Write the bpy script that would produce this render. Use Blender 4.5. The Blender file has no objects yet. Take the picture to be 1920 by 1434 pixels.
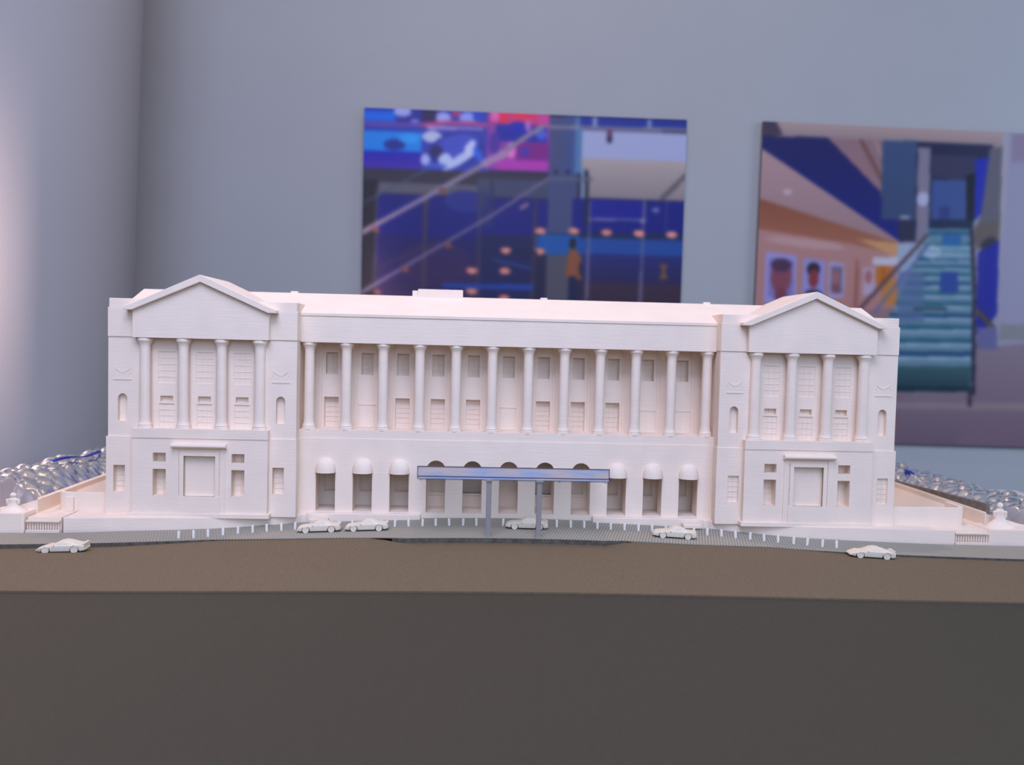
import bpy, bmesh, math, random
import numpy as np
from mathutils import Matrix, Vector
from mathutils.geometry import tessellate_polygon

# ------------------------------------------------------------------ units
# Model coordinates are millimetres: x along the facade (0 = middle), y away from the camera
# (0 = front of the end pavilions), z relative to eye level.  EYE is the eye height above the room floor.
EYE = 900.0
def W(x, y, z): return Vector((x/1000, y/1000, (z+EYE)/1000))
scene = bpy.context.scene
COL = scene.collection
random.seed(4); rng = np.random.default_rng(4)

# ------------------------------------------------------------------ camera
cam = bpy.data.cameras.new('camera'); camo = bpy.data.objects.new('camera', cam); COL.objects.link(camo)
right, down, fwd = (0.99872, -0.04413, 0.02457), (0.02248, -0.04720, -0.99863), (0.04523, 0.99791, -0.04615)
m = Matrix(((right[0], -down[0], -fwd[0], -26.2/1000), (right[1], -down[1], -fwd[1], -0.6),
            (right[2], -down[2], -fwd[2], EYE/1000), (0, 0, 0, 1)))
camo.matrix_world = m
cam.sensor_width = 36; cam.lens = 1628/1920*36; cam.clip_start = 0.01; cam.clip_end = 50
cam.dof.use_dof = True; cam.dof.focus_distance = 0.56; cam.dof.aperture_fstop = 8.5
scene.camera = camo

# ------------------------------------------------------------------ light and exposure
wd = bpy.data.worlds.new('world'); scene.world = wd; wd.use_nodes = True
wd.node_tree.nodes['Background'].inputs['Color'].default_value = (0.62, 0.73, 1.0, 1)
wd.node_tree.nodes['Background'].inputs['Strength'].default_value = 0.20
def area(name, loc, target, size, power, color, sy=None):
    l = bpy.data.lights.new(name, 'AREA'); l.energy = power; l.color = color
    l.shape = 'RECTANGLE'; l.size = size; l.size_y = sy or size
    o = bpy.data.objects.new(name, l); COL.objects.link(o)
    o.location = loc; o.rotation_euler = (Vector(target)-Vector(loc)).to_track_quat('-Z', 'Y').to_euler()
    return o
area('ceiling_lamp', (0.03, 0.31, 2.25), (0.0, 0.0, 0.76), 0.05, 4.3, (1.0, 0.70, 0.46))
area('window_light_front', (0.35, -2.6, 2.2), (0.0, 0.2, 0.9), 2.2, 62.0, (0.50, 0.65, 1.0))
area('fill_above_front', (-0.12, -0.5, 1.60), (-0.02, 0.1, 0.9), 0.5, 7.0, (0.68, 0.68, 0.98))  # added fill above the camera, brightens the upper facade
area('window_light_left', (-1.50, -0.90, 1.25), (-0.79, 0.44, 0.98), 0.2, 24.0, (1.0, 0.73, 0.69)).data.spread = math.radians(21)
area('fill_left', (-1.15, 0.15, 1.55), (-0.4, 0.1, 0.8), 0.2, 3.0, (1.0, 0.66, 0.56))  # added warm fill, gives the left bubble wrap its highlights
area('fill_right', (1.7, -0.1, 1.25), (0.75, 0.75, 0.75), 0.6, 9.0, (0.56, 0.74, 1.0))  # added cool fill, lifts the lower right of the back wall
scene.view_settings.view_transform = 'Standard'; scene.view_settings.look = 'None'
scene.view_settings.gamma = 1.0; scene.view_settings.use_curve_mapping = False
scene.view_settings.exposure = 0.0

# ------------------------------------------------------------------ materials
def lin(c):
    c = [v/255 for v in c]
    return tuple((v/12.92 if v <= .04045 else ((v+.055)/1.055)**2.4) for v in c)
def mat(name, color, rough=.7, spec=.3, metal=0, noise=None, bump=None, sub=None):
    """colour is linear; noise = (scale, amount) mottles it, bump = (scale xyz, strength)."""
    mt = bpy.data.materials.new(name); mt.use_nodes = True
    nt = mt.node_tree; b = nt.nodes['Principled BSDF']
    b.inputs['Base Color'].default_value = (*color, 1); b.inputs['Roughness'].default_value = rough
    b.inputs['Specular IOR Level'].default_value = spec; b.inputs['Metallic'].default_value = metal
    tc = nt.nodes.new('ShaderNodeTexCoord')
    if noise:
        n = nt.nodes.new('ShaderNodeTexNoise'); n.inputs['Scale'].default_value = noise[0]; n.inputs['Detail'].default_value = 6
        nt.links.new(tc.outputs['Object'], n.inputs['Vector'])
        r = nt.nodes.new('ShaderNodeValToRGB'); a = noise[1]
        r.color_ramp.elements[0].position = .3; r.color_ramp.elements[1].position = .7
        r.color_ramp.elements[0].color = (*[max(0, c*(1-a)) for c in color], 1)
        r.color_ramp.elements[1].color = (*[min(1, c*(1+a)) for c in color], 1)
        nt.links.new(n.outputs['Fac'], r.inputs['Fac']); nt.links.new(r.outputs['Color'], b.inputs['Base Color'])
    if bump:
        mp = nt.nodes.new('ShaderNodeMapping'); mp.inputs['Scale'].default_value = bump[0]
        n = nt.nodes.new('ShaderNodeTexNoise'); n.inputs['Scale'].default_value = 1; n.inputs['Detail'].default_value = 3
        nt.links.new(tc.outputs['Object'], mp.inputs['Vector']); nt.links.new(mp.outputs['Vector'], n.inputs['Vector'])
        bp = nt.nodes.new('ShaderNodeBump'); bp.inputs['Strength'].default_value = bump[1]; bp.inputs['Distance'].default_value = .0005
        nt.links.new(n.outputs['Fac'], bp.inputs['Height']); nt.links.new(bp.outputs['Normal'], b.inputs['Normal'])
    return mt
PRINT = mat('white_printed_plastic', (.86, .705, .565), .65, .25, noise=(60, .03), bump=((60, 60, 1400), .25))
CARM = mat('car_plastic', (.72, .63, .49), .55, .3, noise=(500, .05), bump=((900, 900, 900), .3))
BOLM = mat('bollard_plastic', (.80, .75, .66), .6, .3)
ROAD = mat('brown_road_card', (.155, .116, .070), .8, .15, noise=(900, .16))
DARK = mat('dark_base_card', (.056, .049, .033), .8, .2, noise=(900, .16))
KERB = mat('kerb_shaded', (.105, .092, .07), .85, .1, noise=(300, .3))  # shade on the paving's front edge is put into this dark colour
WALLM = mat('wall_paint', (.36, .352, .345), .75, .2, noise=(6, .02))
PILM = mat('pillar_paint', (.33, .31, .305), .7, .2, noise=(5, .02))
FLOORM = mat('floor_grey', (.25, .24, .24), .7)
TABLEM = mat('table_white', (.6, .58, .55), .6)
POSTM = mat('grey_metal_post', (.31, .28, .26), .5, .4, metal=.2)
TRIM = mat('grey_brown_board', (.20, .165, .135), .8, .1, noise=(200, .2))
TAN = mat('torn_tan_paper', (.55, .40, .25), .8, .1, noise=(200, .2))
BLUE = mat('blue_tape', (.012, .045, .38), .45, .4)
DECK = bpy.data.materials.new('canopy_glass'); DECK.use_nodes = True
_n = DECK.node_tree; _t = _n.nodes.new('ShaderNodeBsdfTransparent'); _t.inputs['Color'].default_value = (.85, .87, .86, 1)
_m = _n.nodes.new('ShaderNodeMixShader'); _m.inputs[0].default_value = .12
_n.nodes['Principled BSDF'].inputs['Base Color'].default_value = (.5, .55, .58, 1); _n.nodes['Principled BSDF'].inputs['Roughness'].default_value = .2
_n.links.new(_t.outputs[0], _m.inputs[1]); _n.links.new(_n.nodes['Principled BSDF'].outputs[0], _m.inputs[2]); _n.links.new(_m.outputs[0], _n.nodes['Material Output'].inputs['Surface'])
BACKING = mat('picture_backing', (.18, .17, .18), .7)

def paving_material():
    mt = bpy.data.materials.new('printed_paving'); mt.use_nodes = True; nt = mt.node_tree; b = nt.nodes['Principled BSDF']
    b.inputs['Roughness'].default_value = .8; b.inputs['Specular IOR Level'].default_value = .15
    tc = nt.nodes.new('ShaderNodeTexCoord'); prev = None
    for ang in (.25, -.30):                                   # two crossing sets of fine printed hatching
        mp = nt.nodes.new('ShaderNodeMapping'); mp.inputs['Rotation'].default_value = (0, 0, ang)
        wv = nt.nodes.new('ShaderNodeTexWave'); wv.inputs['Scale'].default_value = 165; wv.inputs['Distortion'].default_value = 0
        nt.links.new(tc.outputs['Object'], mp.inputs['Vector']); nt.links.new(mp.outputs['Vector'], wv.inputs['Vector'])
        if prev is None: prev = wv.outputs['Fac']
        else:
            mx = nt.nodes.new('ShaderNodeMath'); mx.operation = 'MULTIPLY_ADD'; mx.inputs[1].default_value = .55
            nt.links.new(wv.outputs['Fac'], mx.inputs[0]); nt.links.new(prev, mx.inputs[2]); prev = mx.outputs[0]
    r = nt.nodes.new('ShaderNodeValToRGB'); e = r.color_ramp.elements
    e[0].position = .25; e[0].color = (.20, .195, .165, 1); e[1].position = 1.0; e[1].color = (.38, .345, .27, 1)
    nt.links.new(prev, r.inputs['Fac']); nt.links.new(r.outputs['Color'], b.inputs['Base Color'])
    return mt
PAVE = paving_material()

def fascia_material():
    mt = bpy.data.materials.new('iridescent_foil'); mt.use_nodes = True; nt = mt.node_tree; b = nt.nodes['Principled BSDF']
    b.inputs['Roughness'].default_value = .5; b.inputs['Specular IOR Level'].default_value = .4
    tc = nt.nodes.new('ShaderNodeTexCoord'); mp = nt.nodes.new('ShaderNodeMapping')
    mp.inputs['Rotation'].default_value = (0, .23, 0); mp.inputs['Scale'].default_value = (14, 14, 90)
    nt.links.new(tc.outputs['Object'], mp.inputs['Vector'])
    n = nt.nodes.new('ShaderNodeTexNoise'); n.inputs['Scale'].default_value = 2.2; n.inputs['Detail'].default_value = 9; n.inputs['Roughness'].default_value = .72
    nt.links.new(mp.outputs['Vector'], n.inputs['Vector'])
    r = nt.nodes.new('ShaderNodeValToRGB'); e = r.color_ramp.elements
    e[0].position = .40; e[0].color = (.34, .42, .60, 1); e[1].position = .58; e[1].color = (.62, .49, .42, 1)
    nt.links.new(n.outputs['Fac'], r.inputs['Fac']); nt.links.new(r.outputs['Color'], b.inputs['Base Color'])
    return mt
FOIL = fascia_material()

def wrap_material():
    mt = bpy.data.materials.new('bubble_wrap_film'); mt.use_nodes = True; nt = mt.node_tree; nt.nodes.clear()
    out = nt.nodes.new('ShaderNodeOutputMaterial')
    tr = nt.nodes.new('ShaderNodeBsdfTransparent'); tr.inputs['Color'].default_value = (.86, .84, .86, 1)
    df = nt.nodes.new('ShaderNodeBsdfTranslucent'); df.inputs['Color'].default_value = (.62, .56, .55, 1)
    d2 = nt.nodes.new('ShaderNodeBsdfDiffuse'); d2.inputs['Color'].default_value = (.48, .44, .43, 1)
    gl = nt.nodes.new('ShaderNodeBsdfGlossy'); gl.inputs['Roughness'].default_value = .24; gl.inputs['Color'].default_value = (1, .97, .94, 1)
    m0 = nt.nodes.new('ShaderNodeMixShader'); m0.inputs[0].default_value = .5
    m1 = nt.nodes.new('ShaderNodeMixShader'); m1.inputs[0].default_value = .85
    m2 = nt.nodes.new('ShaderNodeMixShader'); fr = nt.nodes.new('ShaderNodeFresnel'); fr.inputs['IOR'].default_value = .74
    nt.links.new(df.outputs[0], m0.inputs[1]); nt.links.new(d2.outputs[0], m0.inputs[2])
    nt.links.new(tr.outputs[0], m1.inputs[1]); nt.links.new(m0.outputs[0], m1.inputs[2])
    nt.links.new(fr.outputs[0], m2.inputs[0]); nt.links.new(m1.outputs[0], m2.inputs[1]); nt.links.new(gl.outputs[0], m2.inputs[2])
    nt.links.new(m2.outputs[0], out.inputs[0])
    return mt
WRAP = wrap_material()

def print_material(name):
    mt = bpy.data.materials.new(name); mt.use_nodes = True; nt = mt.node_tree; b = nt.nodes['Principled BSDF']
    b.inputs['Roughness'].default_value = .45; b.inputs['Specular IOR Level'].default_value = .2
    a = nt.nodes.new('ShaderNodeVertexColor'); a.layer_name = 'ink'
    nt.links.new(a.outputs['Color'], b.inputs['Base Color'])
    return mt

# ------------------------------------------------------------------ mesh helpers
ORG = {}
class MB:
    def __init__(s): s.v = []; s.f = []; s.smooth = False
    def add(s, vs, fs):
        n = len(s.v); s.v += [tuple(v) for v in vs]; s.f += [tuple(i+n for i in f) for f in fs]; return s
    def box(s, x0, x1, y0, y1, z0, z1):
        return s.add([(x, y, z) for z in (z0, z1) for y in (y0, y1) for x in (x0, x1)],
                     [(0, 2, 3, 1), (4, 5, 7, 6), (0, 1, 5, 4), (2, 6, 7, 3), (0, 4, 6, 2), (1, 3, 7, 5)])
    def slab(s, loops, a0, a1, axis='y'):
        """closed outlines (outer, holes...) in two axes, given thickness along the third"""
        tris = tessellate_polygon([[Vector((p[0], p[1], 0)) for p in l] for l in loops])
        flat = [p for l in loops for p in l]; n = len(flat)
        put = {'y': lambda p, a: (p[0], a, p[1]), 'x': lambda p, a: (a, p[0], p[1]), 'z': lambda p, a: (p[0], p[1], a)}[axis]
        vs = [put(p, a0) for p in flat]+[put(p, a1) for p in flat]
        fs = [t for t in tris]+[tuple(i+n for i in reversed(t)) for t in tris]
        k = 0
        for l in loops:
            L = len(l)
            for i in range(L): j = (i+1) % L; fs.append((k+i, k+j, k+j+n, k+i+n))
            k += L
        return s.add(vs, fs)
    def lathe(s, cx, cy, prof, seg=20, sq=1.0):
        vs = []; fs = []
        for (r, z) in prof:
            for i in range(seg):
                a = 2*math.pi*i/seg; vs.append((cx+r*math.cos(a), cy+r*math.sin(a)*sq, z))
        for k in range(len(prof)-1):
            for i in range(seg):
                j = (i+1) % seg; fs.append((k*seg+i, k*seg+j, (k+1)*seg+j, (k+1)*seg+i))
        fs.append(tuple(range(seg))); fs.append(tuple((len(prof)-1)*seg+i for i in range(seg)))
        return s.add(vs, fs)
    def build(s, name, mt, parent=None, o=None, smooth=None, bevel=0, recalc=True):
        """link as one mesh object; o = origin in mm (default: the parent's, or the middle of the base)"""
        v = np.array(s.v, float)
        if parent is not None and o is None: o = ORG[parent.name]
        if o is None: o = (float(v[:, 0].min()+v[:, 0].max())/2, float(v[:, 1].min()+v[:, 1].max())/2, float(v[:, 2].min()))
        me = bpy.data.meshes.new(name)
        me.from_pydata([((a-o[0])/1000, (b-o[1])/1000, (c-o[2])/1000) for a, b, c in s.v], [], s.f)
        if recalc:
            bm = bmesh.new(); bm.from_mesh(me); bmesh.ops.recalc_face_normals(bm, faces=bm.faces); bm.to_mesh(me); bm.free()
        me.materials.append(mt)
        if smooth: me.polygons.foreach_set('use_smooth', [True]*len(me.polygons)); me.set_sharp_from_angle(angle=math.radians(smooth))
        ob = bpy.data.objects.new(name, me); COL.objects.link(ob)
        if parent is not None:
            ob.parent = parent; po = ORG[parent.name]; ob.location = ((o[0]-po[0])/1000, (o[1]-po[1])/1000, (o[2]-po[2])/1000)
        else: ob.location = W(*o)
        ORG[ob.name] = o
        if bevel:
            md = ob.modifiers.new('soft_edges', 'BEVEL'); md.width = bevel/1000; md.segments = 2; md.limit_method = 'ANGLE'; md.angle_limit = math.radians(40)
        return ob
def tag(o, label=None, cat=None, group=None, kind=None):
    for k, v in (('label', label), ('category', cat), ('group', group), ('kind', kind)):
        if v: o[k] = v
    return o
def thing(name, loc, label, cat, group=None, rz=0):
    o = bpy.data.objects.new(name, None); COL.objects.link(o); o.empty_display_size = .01
    o.location = W(*loc); o.rotation_euler.z = rz; ORG[o.name] = loc
    return tag(o, label, cat, group)
def inst(src, parent, o):
    """a copy of a part, sharing its mesh, at o (mm) under parent"""
    c = src.copy(); COL.objects.link(c); c.parent = parent; po = ORG[parent.name]
    c.location = ((o[0]-po[0])/1000, (o[1]-po[1])/1000, (o[2]-po[2])/1000); ORG[c.name] = o
    return c
def copy_thing(src, loc, label, rz=0):
    r = src.copy(); COL.objects.link(r); r.location = W(*loc); r.rotation_euler.z = rz; r['label'] = label; ORG[r.name] = loc
    for ch in list(src.children):
        c = ch.copy(); COL.objects.link(c); c.parent = r
        for g in ch.children: d = g.copy(); COL.objects.link(d); d.parent = c
    return r
def rect(x0, x1, z0, z1): return [(x0, z0), (x1, z0), (x1, z1), (x0, z1)]
def arch(cx, hw, z0, zs, zt, n=12):
    return [(cx-hw, z0), (cx+hw, z0), (cx+hw, zs)]+[(cx+hw*math.cos(math.pi*i/n), zs+(zt-zs)*math.sin(math.pi*i/n)) for i in range(1, n)]+[(cx-hw, zs)]
def ramp(x, xs, ys): return float(np.interp(x, xs, ys))

# ================================================================== the room
MB().box(-3000, 3000, 752, 900, -EYE, 1900).build('wall_back', WALLM)['kind'] = 'structure'
MB().box(-3000, 3000, -3000, 752, -EYE-60, -EYE).build('floor', FLOORM)['kind'] = 'structure'
p = MB().lathe(-652, 470, [(200, -EYE), (200, 1900)], 128).build('pillar', PILM, o=(-652, 470, -EYE), smooth=30); p['kind'] = 'structure'
p['label'] = 'large round pale pillar beside the wall'
p.rotation_euler = (0, math.radians(1.5), 0); p.location.x -= .9*math.tan(math.radians(1.5))

# ================================================================== table and ground sheets
def amp(y): return 9.3 if y > -10 else max(0, 9.3-6.3*(-10-y)/155)
def zp(x, y): return -124.8-amp(y)*(1-math.exp(-(x/190)**2))          # the gently crowned paving sheet
CX = [-600, -340, -314, -252, -189, -121, -80, -68, 60, 74, 118, 172, 222, 274, 340, 600]
CY = [-80, -60, -57.7, -52.2, -44.8, -46.7, -48.5, -51.3, -51.3, -49, -50, -46.4, -54, -56.4, -60, -80]
def yc(x): return ramp(x, CX, CY)                                       # front edge of the paving
BX = [-600, -319, -297, -250, -222, -200, -175, -160, -152, -146, -143.5, -140, -134, -60.1, -60, 60, 60.1, 134, 140, 143.5, 146, 152, 160, 175, 200, 222, 250, 300, 320, 600]
BY = [-19.5, -19.3, -18.6, -11.5, -10, -8, -3, 1, 3.4, 5, 7.4, 6, 6, 6, 11.6, 11.6, 6, 6, 6, 7.4, 5, 3.4, 1, -3, -8, -10, -11, -13.8, -13.8, -13.8]
def yb(x): return ramp(x, BX, BY)                                       # back edge of the paving = plinth front
def step(x): return ramp(x, [-330, -250, -185, -90, -66, 62, 78, 190, 240, 340], [2.6, 2.6, .9, .7, 3.2, 3.2, .7, .7, 1.3, 1.5])
def zroad(x, y):
    d = yc(x)-y
    return zp(x, y)-(step(x)+(max(.8, 0)-step(x))*min(1, max(0, d-6)/30))
def sheet(mb, xs, rows, top, thick):
    """closed sheet: rows of y per x, top(x,y), constant thickness"""
    nx, ny = len(xs), len(rows(xs[0]))
    vs = []
    for x in xs:
        for y in rows(x): vs.append((x, y, top(x, y)))
    for x in xs:
        for y in rows(x): vs.append((x, y, top(x, y)-thick))
    N = nx*ny; I = lambda i, j: i*ny+j; fs = []
    for i in range(nx-1):
        for j in range(ny-1):
            fs += [(I(i, j), I(i+1, j), I(i+1, j+1), I(i, j+1)), (N+I(i, j), N+I(i, j+1), N+I(i+1, j+1), N+I(i+1, j))]
    for i in range(nx-1):
        fs += [(I(i, 0), N+I(i, 0), N+I(i+1, 0), I(i+1, 0)), (I(i, ny-1), I(i+1, ny-1), N+I(i+1, ny-1), N+I(i, ny-1))]
    for j in range(ny-1):
        fs += [(I(0, j), I(0, j+1), N+I(0, j+1), N+I(0, j)), (I(nx-1, j), N+I(nx-1, j), N+I(nx-1, j+1), I(nx-1, j+1))]
    return mb.add(vs, fs)
tb = MB().box(-440, 560, -600, 305, -168, -146).build('table_top', TABLEM)
tb2 = thing('display_table', (0, 0, -EYE), 'white table carrying the model and its boards', 'table')
tb.parent = tb2; tb.location = ((ORG[tb.name][0])/1000, ORG[tb.name][1]/1000, (ORG[tb.name][2]+EYE)/1000)
for sx in (-1, 1):
    for sy in (-1, 1):
        MB().box(60+sx*460-25, 60+sx*460+25, -150+sy*410-25, -150+sy*410+25, -EYE, -168).build('leg', TABLEM, tb2)
XS = sorted(set(list(np.arange(-400, 401, 5.0))+[-60.1, -60, 60, 60.1, -134, 134, -68, 74]))
def dark_top(x, y): return zp(x, y)-1.9
DX = list(np.arange(-480, 481, 20.0))
d = sheet(MB(), DX, lambda x: list(np.linspace(-560, -150, 22)), dark_top, 4).build('base_board', DARK, smooth=30)
tag(d, 'dark grey-brown base board filling the foreground below the road', 'board')
r = sheet(MB(), XS, lambda x: list(np.linspace(-168, yc(x)-(1.0 if any(a <= x <= b for a, b in ((-400, -190), (-75, 75), (205, 400))) else .05), 15)), zroad, 1.05).build('road_board', ROAD, smooth=30)
tag(r, 'matte brown road board lying between paving and dark base board', 'board')
pv = thing('paving_sheet', (0, -30, -126), 'pale printed paving sheet along the front of the white building', 'paving')
sheet(MB(), XS, lambda x: list(np.linspace(yc(x), yb(x)-.7, 10)), zp, .6).build('paving_surface', PAVE, pv, smooth=30)
def kerb(x0, x1):
    k = MB()
    xs = [x for x in XS if x0 <= x <= x1]
    sheet(k, xs, lambda x: [yc(x)-.8, yc(x)+.6], lambda x, y: zp(x, y)-.25, 3.4)
    k.build('kerb', KERB, pv)['label'] = 'dark kerb edge under the paving'
KS = ((-400, -190), (-75, 75), (205, 400))
for a, b in KS: kerb(a, b)

# ================================================================== the white building
B = thing('building_model', (0, 40, -123.4), 'long white printed model of a classical building with two porticoes', 'model')
# -- centre: arcade, colonnade, entablature
bays = [.8+25.75*(i-5) for i in range(11)]
bw = [0+25.65*(i-5) for i in range(11)]
holes = [arch(c, 6.75, -121.8, -91.3, -84.6) for c in bays]
MB().slab([[(-147, -131), (147, -131), (147, -70.3), (-147, -70.3)]]+holes, 11.4, 25).build('arcade_wall', PRINT, B)
MB().box(-147, 147, 11.9, 34, -70.3, -64.4).build('ledge', PRINT, B)
MB().box(-147, 147, 25, 46, -131, -121.8).build('arcade_floor', PRINT, B)
MB().box(-147, 147, 25, 37.5, -84, -70.3).build('arcade_ceiling', PRINT, B)
wh = []
for i, c in enumerate(bays):
    if i == 5: wh.append(arch(c, 7.5, -121.7, -92, -86, 8))
    elif i in (4, 6): wh.append(rect(c-6.8, c+6.8, -112.5, -85))
    else: wh.append(rect(c-5.2, c+5.2, -111.5, -85))
MB().slab([rect(-147, 147, -131, -84)]+wh, 37.5, 41).build('arcade_back_wall', PRINT, B)
MB().box(-147, 147, 46, 48, -131, -70).build('rear_screen_wall', PRINT, B)
for i, c in enumerate(bays):
    m_ = MB()
    yy = 44.5 if i in (4, 6) else 40.4
    if i == 5: m_.box(c-7.4, c+7.4, 39.2, 40, -121.7, -86.2)
    else:
        hw = 6.8 if i in (4, 6) else 5.2
        m_.box(c-hw, c+hw, yy, yy+.8, -112.5, -85)
        for t in (-1, 1): m_.box(c+t*hw-.5, c+t*hw+.5, yy-.6, yy+.2, -112, -85.2)
        m_.box(c-.3, c+.3, yy-.5, yy+.2, -111, -85.5)
    m_.build('arcade_door' if i == 5 else 'arcade_window', PRINT, B)
    if i != 5: MB().box(c-6, c+6, 36.6, 38, -113.3, -112.2).build('sill', PRINT, B)
# pilasters between the arcade windows
for i in range(12):
    c = .8+25.75*(i-5.5)
    MB().box(c-4.2, c+4.2, 36, 38, -121.8, -84).build('pilaster', PRINT, B)
# half-dome awnings over the outer bays
def awning(c):
    vs = []; fs = []; nu, nv = 16, 8; R, H, D, z0 = 7.3, 10.2, 6.6, -94.2
    for t in (0, .7):
        for j in range(nv+1):
            b = math.pi/2*j/nv
            for i in range(nu+1):
                a = math.pi*i/nu
                vs.append((c+(R-t)*math.cos(a)*math.cos(b)**.75, 11.6-(D-t)*math.sin(a)*math.cos(b)**.75, z0+(H-t)*math.sin(b)**.9))
    N = (nu+1)*(nv+1); I = lambda i, j: j*(nu+1)+i
    for j in range(nv):
        for i in range(nu):
            fs += [(I(i, j), I(i+1, j), I(i+1, j+1), I(i, j+1)), (N+I(i, j), N+I(i, j+1), N+I(i+1, j+1), N+I(i+1, j))]
    for i in range(nu): fs.append((I(i, 0), N+I(i, 0), N+I(i+1, 0), I(i+1, 0)))
    return MB().add(vs, fs)
aw = awning(bays[0]).build('awning', PRINT, B, o=(bays[0], 11.4, -94.2), smooth=60)
for i in (1, 2, 8, 9, 10): inst(aw, B, (bays[i], 11.4, -94.2))
# colonnade back wall with recessed windows
lower = (0, 2, 3, 4, 6, 7, 8)
wh = [rect(c-4.35, c+4.35, -26, -10.3) for c in bw]+[rect(bw[i]-5.2, bw[i]+5.2, -64.2, -42.7) for i in lower]
MB().slab([rect(-147, 147, -64.4, -3.2)]+wh, 34, 41.5).build('colonnade_back_wall', PRINT, B)
MB().box(-147, 147, 41.5, 46, -84, 15).build('colonnade_core', PRINT, B)
def window(name, c, y, z0, z1, hw, nx, nz, bar=.35, parent=None, deep=.45):
    m_ = MB()
    m_.box(c-hw, c+hw, y, y+.5, z0, z1)
    for i in range(nx+1): x = c-hw+2*hw*i/nx; b = .55 if i in (0, nx) else bar; m_.box(x-b/2, x+b/2, y-deep, y+.1, z0, z1)
    for j in range(nz+1): z = z0+(z1-z0)*j/nz; b = .55 if j in (0, nz) else bar; m_.box(c-hw, c+hw, y-deep*.8, y+.1, z-b/2, z+b/2)
    return m_.build(name, PRINT, parent or B)
for c in bw: window('upper_window', c, 39.2, -26, -10.3, 4.2, 2, 4)
for i in range(11):
    if i in lower: window('lower_window', bw[i], 38.6, -64.2, -42.7, 5.0, 3, 6)
    else:
        m_ = MB(); c = bw[i]; m_.box(c-5.2, c+5.2, 33.6, 34.3, -64.2, -48); m_.box(c-5.8, c+5.8, 33.2, 34.3, -48, -47.2); m_.box(c-.25, c+.25, 33.3, 34, -64.2, -48.2)
        m_.build('door_panel', PRINT, B)
pil = None
for i in range(12):
    c = 25.65*(i-5.5)
    if pil is None:
        m_ = MB().box(c-6, c+6, 33, 34.5, -64.4, -5.5).box(c-4.2, c+4.2, 32, 34.5, -64.4, -5.5).box(c-6.6, c+6.6, 31.6, 34.5, -5.5, -3.2)
        pil = m_.build('pilaster', PRINT, B, o=(c, 33, -64.4))
    else: inst(pil, B, (c, 33, -64.4))
prof = [(4.9, 0), (4.9, 1.5), (4.4, 1.8), (4.6, 2.6), (4.1, 3.6), (3.75, 5), (3.6, 8), (3.55, 25), (3.5, 40), (3.4, 54), (3.5, 56.2), (3.9, 57.6), (4.5, 58.6), (4.8, 59.2), (5.0, 59.4), (5.0, 61.2)]
col = MB().lathe(-141.0, 16.4, [(r, z-64.4) for r, z in prof], 24).build('column', PRINT, B, o=(-141.0, 16.4, -64.4), smooth=40)
for i in range(1, 12): inst(col, B, (.4+25.68*(i-5.5), 16.4, -64.4))
MB().slab([[(11.2, -3.2), (46, -3.2), (46, 17), (10.6, 17), (10.6, 15.2), (11.2, 14.6)]], -147, 147, 'x').build('entablature', PRINT, B)
# roof
MB().slab([[(11.2, 16.6), (55, 32.8), (99, 16.6), (99, 5), (46, 5)]], -270, 270, 'x').build('roof', PRINT, B)
MB().box(-68.5, -35, 53, 66, 28, 38.1).box(-72.6, -68.5, 53, 64, 28, 36.8).build('roof_block', PRINT, B, bevel=.4)
for x in (-160, 26, 150): MB().box(x-2.6, x+2.6, 53.5, 58, 30, 34.0).build('roof_vent', PRINT, B, bevel=.3)
MB().box(-147, 147, 96, 99, -131, 10).build('rear_wall', PRINT, B)
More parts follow.
